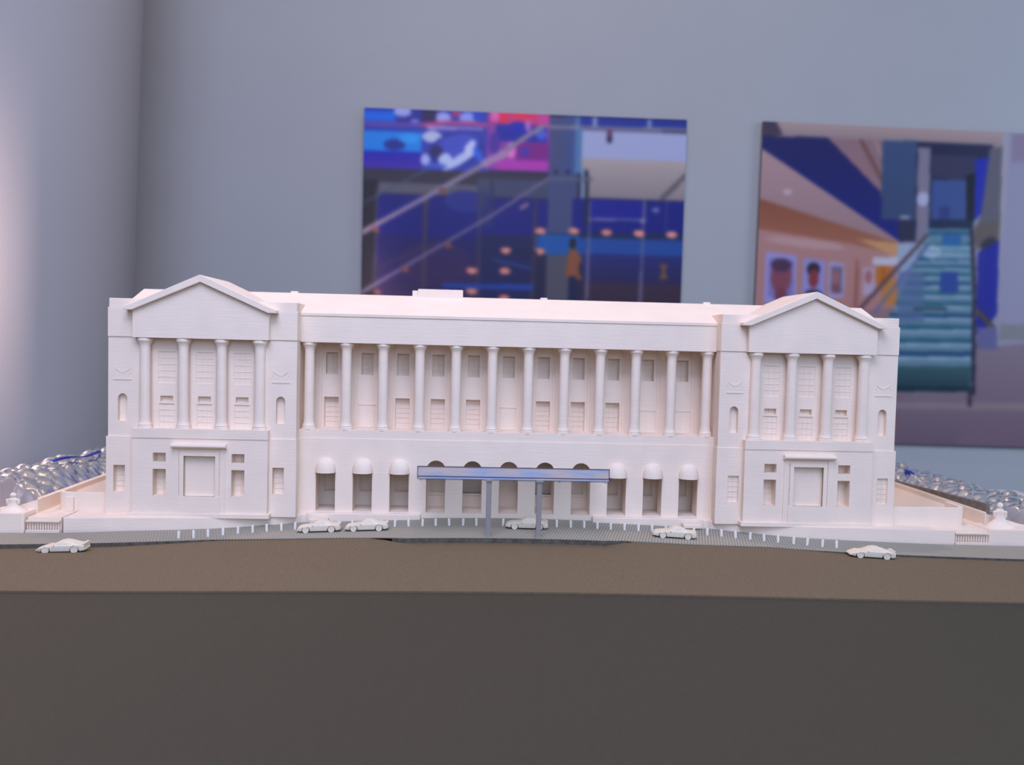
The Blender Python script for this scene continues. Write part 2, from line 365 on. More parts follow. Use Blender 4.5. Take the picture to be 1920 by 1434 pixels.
# -- the two end pavilions
def pavilion(s):
    X = lambda a, b: (min(s*a, s*b), max(s*a, s*b))
    def bx(m_, a, b, y0, y1, z0, z1): x0, x1 = X(a, b); return m_.box(x0, x1, y0, y1, z0, z1)
    bx(MB(), 147, 272.8, 7, 99, -124, -2.6).build('pavilion_core', PRINT, B)
    m_ = bx(MB(), 146.4, 273.4, -.7, 99, -2.6, 17.3); bx(m_, 147, 272.8, 0, 99, 17.3, 23.4); m_.build('pavilion_attic', PRINT, B, bevel=.35)
    for (a, b, nc, wc) in ((146.6, 168.5, 157.3, 158.3), (252.0, 273.2, 263.6, 265.4)):
        x0, x1 = X(a, b)
        MB().slab([rect(x0, x1, -70.3, -2.6), arch(s*nc, 3.1, -59.8, -44.3, -41, 8)], 0, 4).build('flank_wall', PRINT, B)
        MB().box(s*nc-4, s*nc+4, 3.6, 7, -62, -39).build('niche_back', PRINT, B)
        x0, x1 = X(a-.5 if a < 200 else a, b if a < 200 else b+1.0)
        MB().slab([rect(x0, x1, -124, -70.3), rect(s*wc-3.9, s*wc+3.9, -108.4, -89.9)], -.8, 6.2).build('flank_base', PRINT, B)
        MB().box(x0, x1, 6.2, 7.2, -124, -70.3).build('flank_backing', PRINT, B)
        window('flank_window', s*wc, 4.6 if s < 0 else .9, -108.4, -89.9, 3.8, 2, 5, deep=.35)
        # relief plaque with a swag above it
        m_ = MB().box(s*nc-6, s*nc+6, -.4, .3, -31.8, -30.9).box(s*nc-4.6, s*nc+4.6, -.2, .3, -30.9, -27.2)
        pts = [(s*nc-4.8+9.6*i/12, -24.2-3*math.sin(math.pi*i/12)) for i in range(13)]
        m_.slab([pts+[(x, z+1.1+.5*math.sin(math.pi*q/12)) for q, (x, z) in reversed(list(enumerate(pts)))]], -.3, .3)
        m_.box(s*nc-5.6, s*nc-4.7, -.25, .3, -27, -20.5).box(s*nc+4.7, s*nc+5.6, -.25, .3, -27, -20.5)
        m_.build('relief_plaque', PRINT, B)
    c0 = s*209.7
    # lower wall of the portico
    wz = [rect(c0-31.3, c0-22.7, -86.6, -80.3), rect(c0-31.4, c0-22.6, -109.8, -91.3), rect(c0+21.2, c0+29.8, -86.6, -80.3), rect(c0+21.1, c0+29.9, -109.8, -91.3),
          rect(c0-10.6, c0+10.6, -109.6, -82.0)]
    MB().slab([rect(c0-45.3, c0+45.3, -121.6, -64.2)]+wz, -6, 2.8).build('portico_wall', PRINT, B)
    MB().box(c0-45.3, c0+45.3, 2.8, 7.2, -124, -64.2).build('portico_backing', PRINT, B)
    for dx in (-27, 25.5):
        window('portico_window', c0+dx, 2.1, -86.6, -80.3, 4.2, 2, 2, deep=.35)
        window('portico_window', c0+dx, 2.1, -109.8, -91.3, 4.3, 2, 5, deep=.35)
    MB().box(c0-45.5, c0+45.5, -6.5, -2, -70.3, -64.0).build('portico_string_course', PRINT, B)
    # doorway: surround, projecting cornice, recessed leaf
    m_ = MB().box(c0-17.4, c0-13.9, -6.7, -5, -121.6, -77).box(c0+13.9, c0+17.4, -6.7, -5, -121.6, -77)
    m_.slab([[(c0-13.2, -109.6), (c0-10.6, -109.6), (c0-10.6, -82), (c0+10.6, -82), (c0+10.6, -109.6), (c0+13.2, -109.6), (c0+13.2, -79.6), (c0-13.2, -79.6)]], -7.2, -5)
    m_.build('door_surround', PRINT, B)
    MB().slab([[(-10.2, -74.2), (-10.4, -75.4), (-8.2, -76.9), (-5, -76.9), (-5, -73.6), (-9.6, -73.6)]], c0-18.2, c0+18.2, 'x').build('door_cornice', PRINT, B)
    m_ = MB().box(c0-10.6, c0+10.6, -2.6, 2.8, -109.6, -82)
    m_.box(c0-.2, c0+.2, -2.75, -2.4, -109, -82.5)
    m_.build('portico_door', PRINT, B)
    MB().box(c0-14, c0+14, -7.4, -5, -121.6, -109.6).build('door_step_block', PRINT, B)
    MB().box(c0-47, c0+47, -8, 0, -124, -121.4).build('portico_step', PRINT, B)
    # colonnade of the portico
    zz = [rect(c0-25.4+25.45*k-6.0, c0-25.4+25.45*k+6.0, -33.5, -12) for k in range(3)]
    zz += [rect(c0-26.2*s*0-25.5+25.5*k-4.3, c0-25.5+25.5*k+4.3, -46.3, -42.3) for k in range(3)]
    zz += [rect(c0-25.5+25.5*k-5.2, c0-25.5+25.5*k+5.2, -64.1, -47.6) for k in range(3)]
    MB().slab([rect(c0-43, c0+43, -64.2, -2.6)]+zz, 3.2, 7).build('portico_back_wall', PRINT, B)
    for k in range(3):
        cc = c0-25.5+25.5*k
        window('tall_window', cc, 3.7, -33.5, -12, 5.9, 3, 5, deep=.3)
        window('transom_window', cc, 6.4, -46.3, -42.3, 4.2, 2, 1, deep=.4)
        window('casement_window', cc, 3.9, -64.1, -47.6, 5.1, 3, 4, deep=.35)
    for k in range(4): inst(col, B, (c0-38.4+25.6*k, -1.2, -64.2)).scale.z = 1.0
    MB().slab([[(-6, -2.7), (4, -2.7), (4, 15), (-6, 15)]], c0-45.2, c0+45.2, 'x').build('portico_entablature', PRINT, B)
    # pediment: gable block, raking cornice proud of it, level returns at its ends
    MB().slab([[(c0-46, 15), (c0+46, 15), (c0+46, 17.6), (c0, 37.5), (c0-46, 17.6)]], -6, 56).build('pediment', PRINT, B)
    MB().slab([[(c0-50.5, 15.6), (c0-45, 15.6), (c0, 35.2), (c0+45, 15.6), (c0+50.5, 15.6), (c0+50.5, 17.6), (c0+45.8, 19.4), (c0+1.8, 39.4), (c0, 40), (c0-1.8, 39.4), (c0-45.8, 19.4), (c0-50.5, 17.6)]], -9, 56).build('raking_cornice', PRINT, B, bevel=.3)
for s in (-1, 1): pavilion(s)
# -- terraces
def terrace(s):
    pts = [(x, y) for x, y in ((134, 5.8), (140, 7.6), (143.5, 7.4), (146, 5), (152, 3.4), (160, 1), (175, -3), (200, -8), (222, -10), (250, -11.5 if s < 0 else -11), (296, -15.5 if s < 0 else -13))]
    if s > 0: pts.append((313, -13))
    far = pts[-1][0]
    pts = [(s*x, y) for x, y in pts]
    MB().slab([pts+[(s*far, 60), (s*134, 60)]], -139, -123.5, 'z').build('terrace', PRINT, B, bevel=.5)
    MB().box(min(s*60.8, s*140), max(s*60.8, s*140), 6, 12, -134, -122.2).build('front_step', PRINT, B, bevel=.6)
    MB().box(min(s*124, s*137), max(s*124, s*137), -1.5, 5.9, -127.9, -124.6).build('entry_step', PRINT, B, bevel=.8)
for s in (-1, 1): terrace(s)

# ================================================================== side courts
def court(s):
    side = 'left' if s < 0 else 'right'
    xi = -319.0 if s < 0 else 344.0                      # inner face of the boundary wall
    g = thing('court_wall_model', (xi, 90, -139), ('white model court with boundary wall at the left end of the building' if s < 0 else
              'white model court with boundary wall at the right end of the building'), 'model', 'side courts of the model')
    zt = -114.5
    def bx(x0, x1, *r): return MB().box(min(x0, x1), max(x0, x1), *r)
    bx(xi, xi+s*4, 6 if s < 0 else 9, 300, -139, zt).build('boundary_wall', PRINT, g)
    x_in = -297 if s < 0 else 313.2
    bx(x_in, xi, -15.2 if s < 0 else -10.4, 30, -139, -123.6).build('court_floor', PRINT, g)
    bx(s*275.5, xi, 30, 300, -139, -132).build('rear_court_floor', PRINT, g)
    # the boundary wall turns outwards at its front end and slopes down
    MB().slab([[(xi, zt), (xi+s*32, zt-11 if s < 0 else zt-9), (xi+s*32, -139), (xi, -139)]], -2 if s < 0 else 4, 6 if s < 0 else 9).build('wing_wall', PRINT, g)
    # low wall with a rounded outer end
    y0 = 8 if s < 0 else 3
    xe = -312.0 if s < 0 else 331
    rr = 9
    pts = [(s*275.0, y0), (xe-s*rr, y0)]+[(xe-s*rr+s*rr*math.sin(a), y0+rr-rr*math.cos(a)) for a in np.linspace(0, math.pi/2, 8)[1:]]+[(xe, y0+26), (xe-s*3, y0+26)]
    pts += [(xe-s*3, y0+rr)]+[(xe-s*rr+s*(rr-3)*math.sin(a), y0+rr-(rr-3)*math.cos(a)) for a in np.linspace(math.pi/2, 0, 8)[1:]]+[(s*275.0, y0+3)]
    MB().slab([pts], -133, -110.8, 'z').build('low_wall', PRINT, g, bevel=.4)
    if s < 0: MB().box(-304.5, -299, y0-2.2, y0+.5, -123.6, -113.5).build('wall_pier', PRINT, g, bevel=.4)
    # curved bank rising to the boundary wall
    pb = [(xi, -132), (xi, -118), (xi-s*3, -121), (xi-s*8, -126.5), (xi-s*16, -130.5), (xi-s*26, -132)]
    mb_ = MB().slab([[(x, z) for x, z in pb]], 36, 290); mb_.build('bank', PRINT, g, smooth=40)
    return g
for s in (-1, 1): court(s)
def balustrade(s):
    x0, x1, y = (-319, -297.2, -17.0) if s < 0 else (313.4, 337.2, -12.0)
    side = 'left' if s < 0 else 'right'
    zb = zp((x0+x1)/2, y)
    t = thing('balustrade', ((x0+x1)/2, y, zb-.4), f'small cream balustrade between terrace and pedestal at the {side} end', 'balustrade', 'model balustrades')
    MB().box(x0, x1, y-1.4, y+1.4, zb-.4, zb+1.5).build('plinth', PRINT, t)
    MB().box(x0, x1, y-1.2, y+1.2, -126.3, -125.2).build('rail', PRINT, t)
    n = 13; h = -126.3-(zb+1.5); first = None
    for i in range(n):
        x = x0+(x1-x0)*(i+.5)/n; o = (x, y, zb+1.5)
        if first is None:
            first = MB().lathe(x, y, [(.34, o[2]), (.34, o[2]+.5), (.6, o[2]+1.6), (.36, o[2]+h*.65), (.28, o[2]+h*.8), (.4, o[2]+h)], 8).build('baluster', PRINT, t, o=o, smooth=50)
        else: inst(first, t, o)
for s in (-1, 1): balustrade(s)
def pedestal(s):
    x0, y = (-320.0, -18.0) if s < 0 else (338.0, -11.5)
    x1 = x0+s*70; side = 'left' if s < 0 else 'right'
    lo, hi = min(x0, x1), max(x0, x1)
    pts = [(x0, y), (x0+s*1.5, y-.6), (x0+s*30, y-1.2), (x0+s*50, y+1.5), (x0+s*64, y+9), (x1, y+22), (x0, y+22)]
    m_ = MB().slab([pts], -139, -120.3 if s < 0 else -122.6, 'z')
    o = m_.build('statue_pedestal', PRINT, bevel=.6)
    tag(o, f'long low white block under the small statue at the {side} end', 'pedestal', 'statue pedestals')
    zt = -120.3 if s < 0 else -122.6
    cx, cy = (-330.2, -11.5) if s < 0 else (350.5, -3)
    t = thing('statue', (cx, cy, zt), f'tiny white statue standing on the low block at the {side} end', 'statue', 'tiny statues')
    hh = 12.2 if s < 0 else 17.5; w = 1.0 if s < 0 else 1.15
    k = hh/17.5
    body = [(9.0*w, 0), (8.6*w, .9), (6.8*w, 2.2*k), (5.0*w, 3.6*k), (3.8*w, 5.2*k), (3.1*w, 7*k), (2.7*w, 9*k), (3.1*w, 10.6*k), (3.0*w, 11.6*k), (1.9*w, 12.6*k), (1.3*w, 13.2*k)]
    MB().lathe(cx, cy, [(r, zt+z) for r, z in body], 18, .7).build('figure', PRINT, t, smooth=50)
    MB().lathe(cx, cy, [(1.0, zt+13*k), (1.7, zt+13.8*k), (2.1, zt+15*k), (1.8, zt+16.4*k), (1.0, zt+17.2*k), (.3, zt+hh)], 14).build('head', PRINT, t, smooth=60)
    for q in (-1, 1):
        MB().lathe(cx+q*3.4*w, cy-.4, [(.5, zt+6.2*k), (1.2, zt+7.4*k), (1.1, zt+9.4*k), (1.3, zt+10.8*k), (.5, zt+11.6*k)], 10).build('arm', PRINT, t, smooth=50)
for s in (-1, 1): pedestal(s)

# ================================================================== canopy
cn = thing('entrance_canopy', (1.5, -45, -124.8), 'flat glass-fronted canopy on two grey posts before the central arches', 'canopy')
MB().box(-59.9, 62.9, -47.4, -46.8, -86.3, -80.4).build('fascia', FOIL, cn)
f2 = MB().box(-60, 63, -47.8, -46.2, -88.0, -86.6).build('fascia_lower_band', FOIL, cn)
m_ = MB().box(-60.1, 63.1, -48, -46.6, -86.75, -86.3).box(-60.2, -59.8, -47.9, -46.4, -88, -80.2).box(62.8, 63.2, -47.9, -46.4, -88, -80.2).box(-60, 63, -47.7, -46.6, -80.45, -80.15).box(63, 64.2, -47.9, -46.7, -87.2, -85.8).box(-60, 63, -47.9, -46.4, -88.25, -87.95)
m_.build('fascia_frame', mat('dark_frame_line', (.07, .07, .10), .6), cn)
MB().box(-60, 63, -46.6, 7.5, -89.2, -88.4).build('deck', DECK, cn)
m_ = MB()
for i in range(9): x = -58+14.9*i; m_.box(x-.4, x+.4, -46, 7, -90, -89.2)
m_.build('deck_rib', DECK, cn); 
for x in (-14.2, 18.2):
    z = zp(x, -47)
    MB().box(x-1.65, x+1.65, -48.2, -45.2, z, -87.6).build('post', POSTM, cn, bevel=.3)
    MB().box(x-2.8, x+2.8, -49.4, -44.0, z-.1, z+.45).build('base_plate', POSTM, cn)
    MB().box(x-2.3, x+2.3, -49, -44.4, -89.2, -88).build('cap_plate', POSTM, cn)

# ================================================================== bollards
bol = [(-212.1, -40.2), (-203, -39.1), (-194.7, -36.3), (-186.5, -31.7), (-178.1, -27.2), (-169.1, -24.7), (-160.6, -22), (-151.3, -20.4), (-142.8, -18),
       (-114.4, -16.2), (-105, -16), (-86, -15.6), (-76.6, -15.4), (-67.4, -15), (-58, -14.8), (-49.1, -14.4), (-40, -14.3), (-30.6, -14.2), (-21.6, -14), (-12.6, -14), (-3.4, -13.8),
       (24.7, -13.8), (33.3, -14.2), (42.9, -14.3), (52.2, -14.3), (61.1, -14.9), (70.3, -15.1), (79.7, -15.9), (89.3, -16), (98.7, -16.1), (108, -16.5),
       (127.2, -17.4), (136.2, -18.4), (145.8, -19.6), (154.6, -22.6), (163.9, -25), (172.4, -28.1), (181.1, -30.6), (190.9, -33), (199, -36), (208.2, -38.7), (217.3, -40)]
ORD = 'first second third fourth fifth sixth seventh eighth ninth tenth eleventh twelfth thirteenth fourteenth fifteenth sixteenth seventeenth eighteenth nineteenth twentieth twenty-first'.split()
b0 = None; nb = len(bol)
for i, (x, y) in enumerate(bol):
    z = zp(x, y)
    j = i if i < nb-i else nb-1-i
    lab = f'small white bollard on the paving, {ORD[j]} from the {"left" if i < nb-i else "right"} end of the row'
    if b0 is None:
        b0 = MB().lathe(x, y, [(.85, z-.2), (.85, z+4.5), (.75, z+4.8), (.3, z+4.9)], 14).build('bollard', BOLM, o=(x, y, z), smooth=40)
        tag(b0, lab, 'bollard', 'white bollards along the paving')
    else:
        c = b0.copy(); COL.objects.link(c); c.location = W(x, y, z); c['label'] = lab
        c.rotation_euler = (random.uniform(-.03, .03), random.uniform(-.04, .04), 0)

# ================================================================== cars
def car(kind):
    """nose towards -x, wheels on z=0; returns the thing at the origin"""
    L, Wd = 28.0, 5.4
    t = thing('model_car', (0, 0, 0), 'x', 'model car', 'white model cars')
    if kind == 'sedan':
        belt = [(-14, 2.5), (-13.2, 3.5), (-11, 4.1), (-5, 4.75), (0, 4.9), (6, 5.0), (10, 4.9), (13, 4.7), (14, 4.2)]
        roof = [(-14, 0), (-4.6, 0), (-1.2, 2.1), (.5, 2.5), (4.2, 2.4), (8.6, .1), (14, .0)]
    else:
        belt = [(-14, 2.0), (-13.0, 2.9), (-10, 3.7), (-4, 4.6), (1, 4.8), (8, 4.9), (12, 4.8), (14, 4.5)]
        roof = [(-14, 0), (-5, 0), (-1.0, 1.9), (1.6, 2.3), (4.0, 2.1), (10.5, .15), (14, .0)]
    wx = (-8.2, 8.4); wr = 2.15; wz = 2.05
    xs = sorted(set([round(v, 2) for v in np.linspace(-14, 14, 57)]))
    f = lambda x, pts: float(np.interp(x, [p_[0] for p_ in pts], [p_[1] for p_ in pts]))
    rings = []
    for x in xs:
        taper = 1-.22*max(0, (-x-9)/5)**2-.10*max(0, (x-10)/4)**2
        w = Wd*taper
        sill = 1.15+(.5*max(0, (-x-11)/3))+(.5*max(0, (x-11)/3))
        for q in wx:
            if abs(x-q) < wr+.45: sill = max(sill, wz+math.sqrt(max(0, (wr+.45)**2-(x-q)**2))-.2)
        bz = f(x, belt); rz = f(x, roof); sill = min(sill, bz-.45)
        mid = max(sill+.15, min(2.9, bz-.3))
        half = [(w*.93, sill), (w, mid), (w*.985, max(mid+.1, bz-.35)), (w*.90, bz), (w*.86, bz+.02), (w*.80, bz+rz*.45+.03), (w*.68, bz+rz*.92+.05), (w*.58, bz+rz+.08), (w*.25, bz+rz+.14)]
        ring = [(x, -a, b) for a, b in half]+[(x, a, b) for a, b in reversed(half)]
        rings.append(ring)
    m_ = MB(); n = len(rings[0]); vs = [v for r_ in rings for v in r_]; fs = []
    for i in range(len(rings)-1):
        for j in range(n): k2 = (j+1) % n; fs.append((i*n+j, i*n+k2, (i+1)*n+k2, (i+1)*n+j))
    fs += [tuple(range(n)), tuple((len(rings)-1)*n+j for j in range(n))]
    m_.add(vs, fs); m_.build('body', CARM, t, smooth=38)
    # trim: bumpers, mirrors, rear spoiler
    m_ = MB().box(-14.3, -13.2, -4.2, 4.2, 1.5, 2.1).box(13.6, 14.3, -4.6, 4.6, 1.7, 2.5)
    m_.build('bumper', CARM, t, bevel=.15)
    for sy in (-1, 1): MB().box(-3.6, -2.9, sy*5.5-.5, sy*5.5+.3, 4.7, 5.3).build('mirror', CARM, t, bevel=.12)
    MB().box(12.4, 14.1, -4.3, 4.3, 4.75, 5.15 if kind == 'sedan' else 5.6).build('spoiler', CARM, t, bevel=.15)
    first = None
    for q in wx:
        for sy in (-1, 1):
            pr = [(wr, -.75), (wr, .6), (wr-.35, .75), (wr-.55, .55), (wr-.9, .5), (.5, .6), (.2, .62)]
            m_ = MB(); seg = 24
            for (r_, a) in pr:
                for i in range(seg): m_.v.append((q+r_*math.cos(2*math.pi*i/seg), sy*(4.85+a), wz+.05+r_*math.sin(2*math.pi*i/seg)))
            for k_ in range(len(pr)-1):
                for i in range(seg): j = (i+1) % seg; m_.f.append((k_*seg+i, k_*seg+j, (k_+1)*seg+j, (k_+1)*seg+i))
            m_.f += [tuple(range(seg)), tuple((len(pr)-1)*seg+i for i in range(seg))]
            m_.build('wheel', CARM, t, smooth=40)
    return t
def slope(x, y, fz): return math.atan2(fz(x-9, y)-fz(x+9, y), 18)
def put(t, x, y, fz, rz):
    t.location = W(x, y, fz(x, y)-.05); t.rotation_euler = (0, slope(x, y, fz), rz); ORG[t.name] = (x, y, fz(x, y))
coupe = car('coupe'); coupe['label'] = 'white model car with a tail lip, on the brown road at the far left'
put(coupe, -271.5, -68.5, zroad, math.radians(3))
c6 = copy_thing(coupe, (0, 0, 0), 'white model car on the brown road at the far right, below the last bollards'); put(c6, 230.5, -60.8, zroad, math.radians(-5))
sedan = car('sedan'); sedan['label'] = 'white model car parked furthest left on the paving, below the first awning'
put(sedan, -125.3, -25.5, zp, math.radians(2))
for (x, y, rz, lab) in ((-94.2, -24.5, 1, 'white model car parked close behind another, below the second awning'),
                        (12.3, -20.5, -2, 'white model car under the canopy, its tail hidden by the right post'),
                        (110.3, -31, -4, 'white model car parked on the paving below the two rightmost awnings')):
    put(copy_thing(sedan, (0, 0, 0), lab), x, y, zp, math.radians(rz))

# ================================================================== bubble wrap, boards and tape beyond the courts
def wrap(s):
    side = 'left' if s < 0 else 'right'
    xf = -324.0 if s < 0 else 351.5
    U = np.arange(0, 120, 1.2); V = np.arange(-13, 330, 1.2)
    u, v = np.meshgrid(U, V, indexing='ij')
    rise = np.interp(u, [0, 6, 14, 26, 40, 70, 150], [-117, -112, -107.5, -105, -106, -112, -140] if s < 0 else [-118, -115, -113, -112.3, -113.5, -120, -140])+((82-v)*.05 if s < 0 else (120-v)*.019)
    v0 = np.interp(u, [18, 24], [1, -13] if s < 0 else [9, -6]); t_ = np.clip((v-v0+4)/26, 0, 1)
    rise = -138+(rise+138)*np.sin(math.pi/2*t_)
    z = rise.copy()
    for k_ in range(22):
        a, b, ph = rng.uniform(-.09, .09), rng.uniform(-.10, .10), rng.uniform(0, 6.3)
        z += rng.uniform(.3, .9)*np.sin(a*2*u+b*2*v+ph)*np.clip(u/12, .25, 1)
    # bubbles on a triangular pitch
    P_ = 12.0; row = np.round(v/(P_*.866)); off = (row % 2)*P_/2; cu = np.round((u-off)/P_)*P_+off; cv = row*P_*.866
    jit = np.sin(cu*12.98+cv*78.2)*43758.5; jit = jit-np.floor(jit)
    dd = np.sqrt((u-cu)**2+(v-cv)**2)/5.4
    z += np.where(dd < 1, (.9+2.0*jit)*np.sqrt(np.clip(1-dd**2, 0, 1)), 0)
    z -= .35*np.abs(np.sin(.5*u+.9*np.sin(v*.21))*np.sin(.43*v+np.sin(u*.3)))
    z = np.maximum(z, -138)
    nu, nv = u.shape
    vs = np.stack([xf+s*u+ .6*np.sin(v*.15), v, z], -1).reshape(-1, 3)
    idx = np.arange(nu*nv).reshape(nu, nv)
    fs = np.stack([idx[:-1, :-1], idx[1:, :-1], idx[1:, 1:], idx[:-1, 1:]], -1).reshape(-1, 4)
    m_ = MB(); m_.v = [tuple(p_) for p_ in vs]; m_.f = [tuple(int(i) for i in (q if s > 0 else q[::-1])) for q in fs]
    o = m_.build('bubble_wrap', WRAP, smooth=180, recalc=False)
    tag(o, f'crumpled clear bubble wrap lying beyond the {side} court wall', 'bubble wrap', 'bubble wrap around the model')
for s in (-1, 1): wrap(s)
m_ = MB().slab([[(10, -139), (10, -108.6), (160, -113.9), (300, -114.2), (300, -139)]], 348.2, 351.2, 'x')
tag(m_.build('edge_board', TRIM, bevel=.3), 'grey-brown board edge standing along the right court wall', 'board')
def ribbon(x, y0, y1, zf, sway):
    m_ = MB(); n = 24; vs = []; fs = []
    for i in range(n+1):
        t_ = i/n; y = y0+(y1-y0)*t_; w = 1.4+.5*math.sin(9*t_); xx = x+sway*math.sin(4*t_); z = zf(y)+.8*math.sin(7*t_)
        for (dx, dz) in ((-1.2, 0), (-1.2, w), (1.2, w), (1.2, 0)): vs.append((xx+dx, y, z+dz))
    for i in range(n):
        for j in range(4): k_ = (j+1) % 4; fs.append((i*4+j, i*4+k_, (i+1)*4+k_, (i+1)*4+j))
    fs += [(0, 1, 2, 3), tuple(n*4+j for j in (3, 2, 1, 0))]
    return m_.add(vs, fs)
tag(ribbon(-351, 88, 175, lambda y: -101.3+(82-y)*.05, 1.5).build('blue_tape_strip', BLUE), 'blue tape strip on the bubble wrap left of the building', 'tape', 'blue tape strips')
tag(ribbon(375, 166, 235, lambda y: -110+(120-y)*.019, 1.5).build('blue_tape_strip', BLUE), 'blue tape strip on the bubble wrap right of the building', 'tape', 'blue tape strips')

# ================================================================== the two wall pictures
class Canvas:
    """flat print, painted in its own sketch units (0..S across and down)"""
    def __init__(s, S, n, base): s.S, s.n = S, n; s.a = np.zeros((n, n, 3)); s.a[:] = base; g = (np.arange(n)+.5)/n*S; s.X, s.Y = np.meshgrid(g, g)
    def mix(s, mask, c, c2=None, axis='y', alpha=1.0):
        c = np.array(c, float)
        if c2 is not None and mask.any():
            q = s.Y if axis == 'y' else s.X; lo, hi = q[mask].min(), q[mask].max(); t = ((q-lo)/max(1e-6, hi-lo))[..., None]
            colr = c*(1-t)+np.array(c2, float)*t
        else: colr = np.broadcast_to(c, s.a.shape)
        s.a[mask] = s.a[mask]*(1-alpha)+colr[mask]*alpha
    def poly(s, pts, c, c2=None, axis='y', alpha=1.0):
        ins = np.zeros_like(s.X, bool); n = len(pts)
        for i in range(n):
            (x0, y0), (x1, y1) = pts[i], pts[(i+1) % n]
            if y0 == y1: continue
            ins ^= ((y0 > s.Y) != (y1 > s.Y)) & (s.X < (x1-x0)*(s.Y-y0)/(y1-y0)+x0)
        s.mix(ins, c, c2, axis, alpha)
    def rect(s, x0, y0, x1, y1, c, c2=None, axis='y', alpha=1.0): s.mix((s.X >= x0) & (s.X < x1) & (s.Y >= y0) & (s.Y < y1), c, c2, axis, alpha)
    def ell(s, x, y, rx, ry, c, alpha=1.0, rot=0):
        dx, dy = s.X-x, s.Y-y; u = dx*math.cos(rot)+dy*math.sin(rot); v = -dx*math.sin(rot)+dy*math.cos(rot)
        s.mix((u/rx)**2+(v/ry)**2 < 1, c, alpha=alpha)
    def line(s, pts, w, c, alpha=1.0):
        mask = np.zeros_like(s.X, bool)
        for (x0, y0), (x1, y1) in zip(pts[:-1], pts[1:]):
            dx, dy = x1-x0, y1-y0; L2 = dx*dx+dy*dy; t = np.clip(((s.X-x0)*dx+(s.Y-y0)*dy)/L2, 0, 1)
            mask |= (s.X-x0-t*dx)**2+(s.Y-y0-t*dy)**2 < (w/2)**2
        s.mix(mask, c, alpha=alpha)
    def soft(s, k):
        for _ in range(k):
            p_ = np.pad(s.a, ((1, 1), (1, 1), (0, 0)), 'edge')
            s.a = (p_[1:-1, :-2]+2*p_[1:-1, 1:-1]+p_[1:-1, 2:])/4
            p_ = np.pad(s.a, ((1, 1), (1, 1), (0, 0)), 'edge')
            s.a = (p_[:-2, 1:-1]+2*p_[1:-1, 1:-1]+p_[2:, 1:-1])/4
def picture(cv, x0, z1, size, y, label, tilt=0):
    t = thing('wall_picture', (x0+size/2, y, z1-size), label, 'picture', 'pictures on the wall', 0)
    MB().box(x0, x0+size, y-4, y+3, z1-size, z1).build('backing_board', BACKING, t)
    n = cv.n; g = (np.arange(n)/(n-1))
    uu, vv = np.meshgrid(g, g)
    vs = np.stack([x0+uu*size, np.full_like(uu, y-4.4), z1-vv*size], -1).reshape(-1, 3)
    idx = np.arange(n*n).reshape(n, n)
    fs = np.stack([idx[:-1, :-1], idx[1:, :-1], idx[1:, 1:], idx[:-1, 1:]], -1).reshape(-1, 4)
    o = ORG[t.name]
    me = bpy.data.meshes.new('print'); me.from_pydata(((vs-np.array(o))/1000).tolist(), [], fs.tolist())
    c = np.clip(cv.a.reshape(-1, 3)/255, 0, 1)**1.3; c = np.where(c <= .04045, c/12.92, ((c+.055)/1.055)**2.4)*np.array(PRINT_GAIN)
    at = me.color_attributes.new('ink', 'FLOAT_COLOR', 'POINT')
    at.data.foreach_set('color', np.concatenate([np.clip(c, 0, 1), np.ones((len(c), 1))], 1).astype(np.float32).ravel())
    me.materials.append(print_material('picture_ink'))
    ob = bpy.data.objects.new('print', me); COL.objects.link(ob); ob.parent = t; ORG[ob.name] = o
    t.rotation_euler = (0, tilt, 0)
PRINT_GAIN = (1.12, 1.12, 1.0)
# -- left picture: stair hall with a bright mural
c = Canvas(1800, 320, (52, 46, 82))
dark, rail = (80, 72, 88), (150, 136, 158)
def sk(x, y): return (x-68, y-45-.0305*(x-68))
def R1(x0, y0, x1, y1, *a, **k):
    c.poly([sk(x0, y0), sk(x1, y0+.03*(x1-x0)), sk(x1, y1+.03*(x1-x0)), sk(x0, y1)], *a, **k)
def L1(pts, w, col_): c.line([sk(*p_) for p_ in pts], w, col_)
def E1(x, y, rx, ry, col_, rot=0, alpha=1): c.ell(*sk(x, y), rx, ry, col_, alpha, rot)
R1(60, 40, 400, 400, (45, 60, 170)); R1(68, 60, 240, 120, (20, 115, 215)); R1(240, 60, 400, 150, (60, 55, 150)); E1(280, 70, 50, 28, (170, 170, 220)); E1(350, 130, 25, 22, (150, 160, 220))
R1(68, 120, 390, 150, (110, 85, 170)); R1(68, 168, 390, 280, (35, 140, 215)); E1(240, 250, 60, 30, (40, 60, 150)); R1(68, 285, 390, 372, (45, 32, 175), (90, 55, 170)); E1(320, 215, 60, 28, (60, 160, 225))
R1(390, 50, 760, 400, (70, 75, 170)); R1(390, 55, 470, 120, (60, 40, 95)); E1(505, 100, 42, 32, (170, 170, 220)); E1(575, 75, 26, 22, (170, 70, 130)); E1(640, 100, 48, 32, (150, 165, 225)); E1(700, 90, 30, 40, (60, 80, 190))
L1([(395, 140), (470, 130), (560, 128), (660, 130), (755, 140)], 22, (190, 85, 140)); L1([(420, 155), (720, 160)], 14, (190, 165, 205))
E1(445, 205, 55, 34, (190, 190, 215)); E1(580, 275, 150, 92, (50, 60, 150), -.25); E1(590, 250, 120, 60, (85, 95, 190), -.2); E1(470, 285, 38, 34, (60, 50, 110))
E1(600, 330, 110, 26, (190, 195, 225), -.55); E1(655, 265, 26, 48, (200, 200, 225), .5); E1(520, 330, 40, 36, (190, 195, 225)); E1(410, 330, 28, 34, (175, 180, 220)); E1(700, 300, 20, 46, (70, 110, 210), -.4); E1(470, 365, 60, 14, (90, 110, 200))
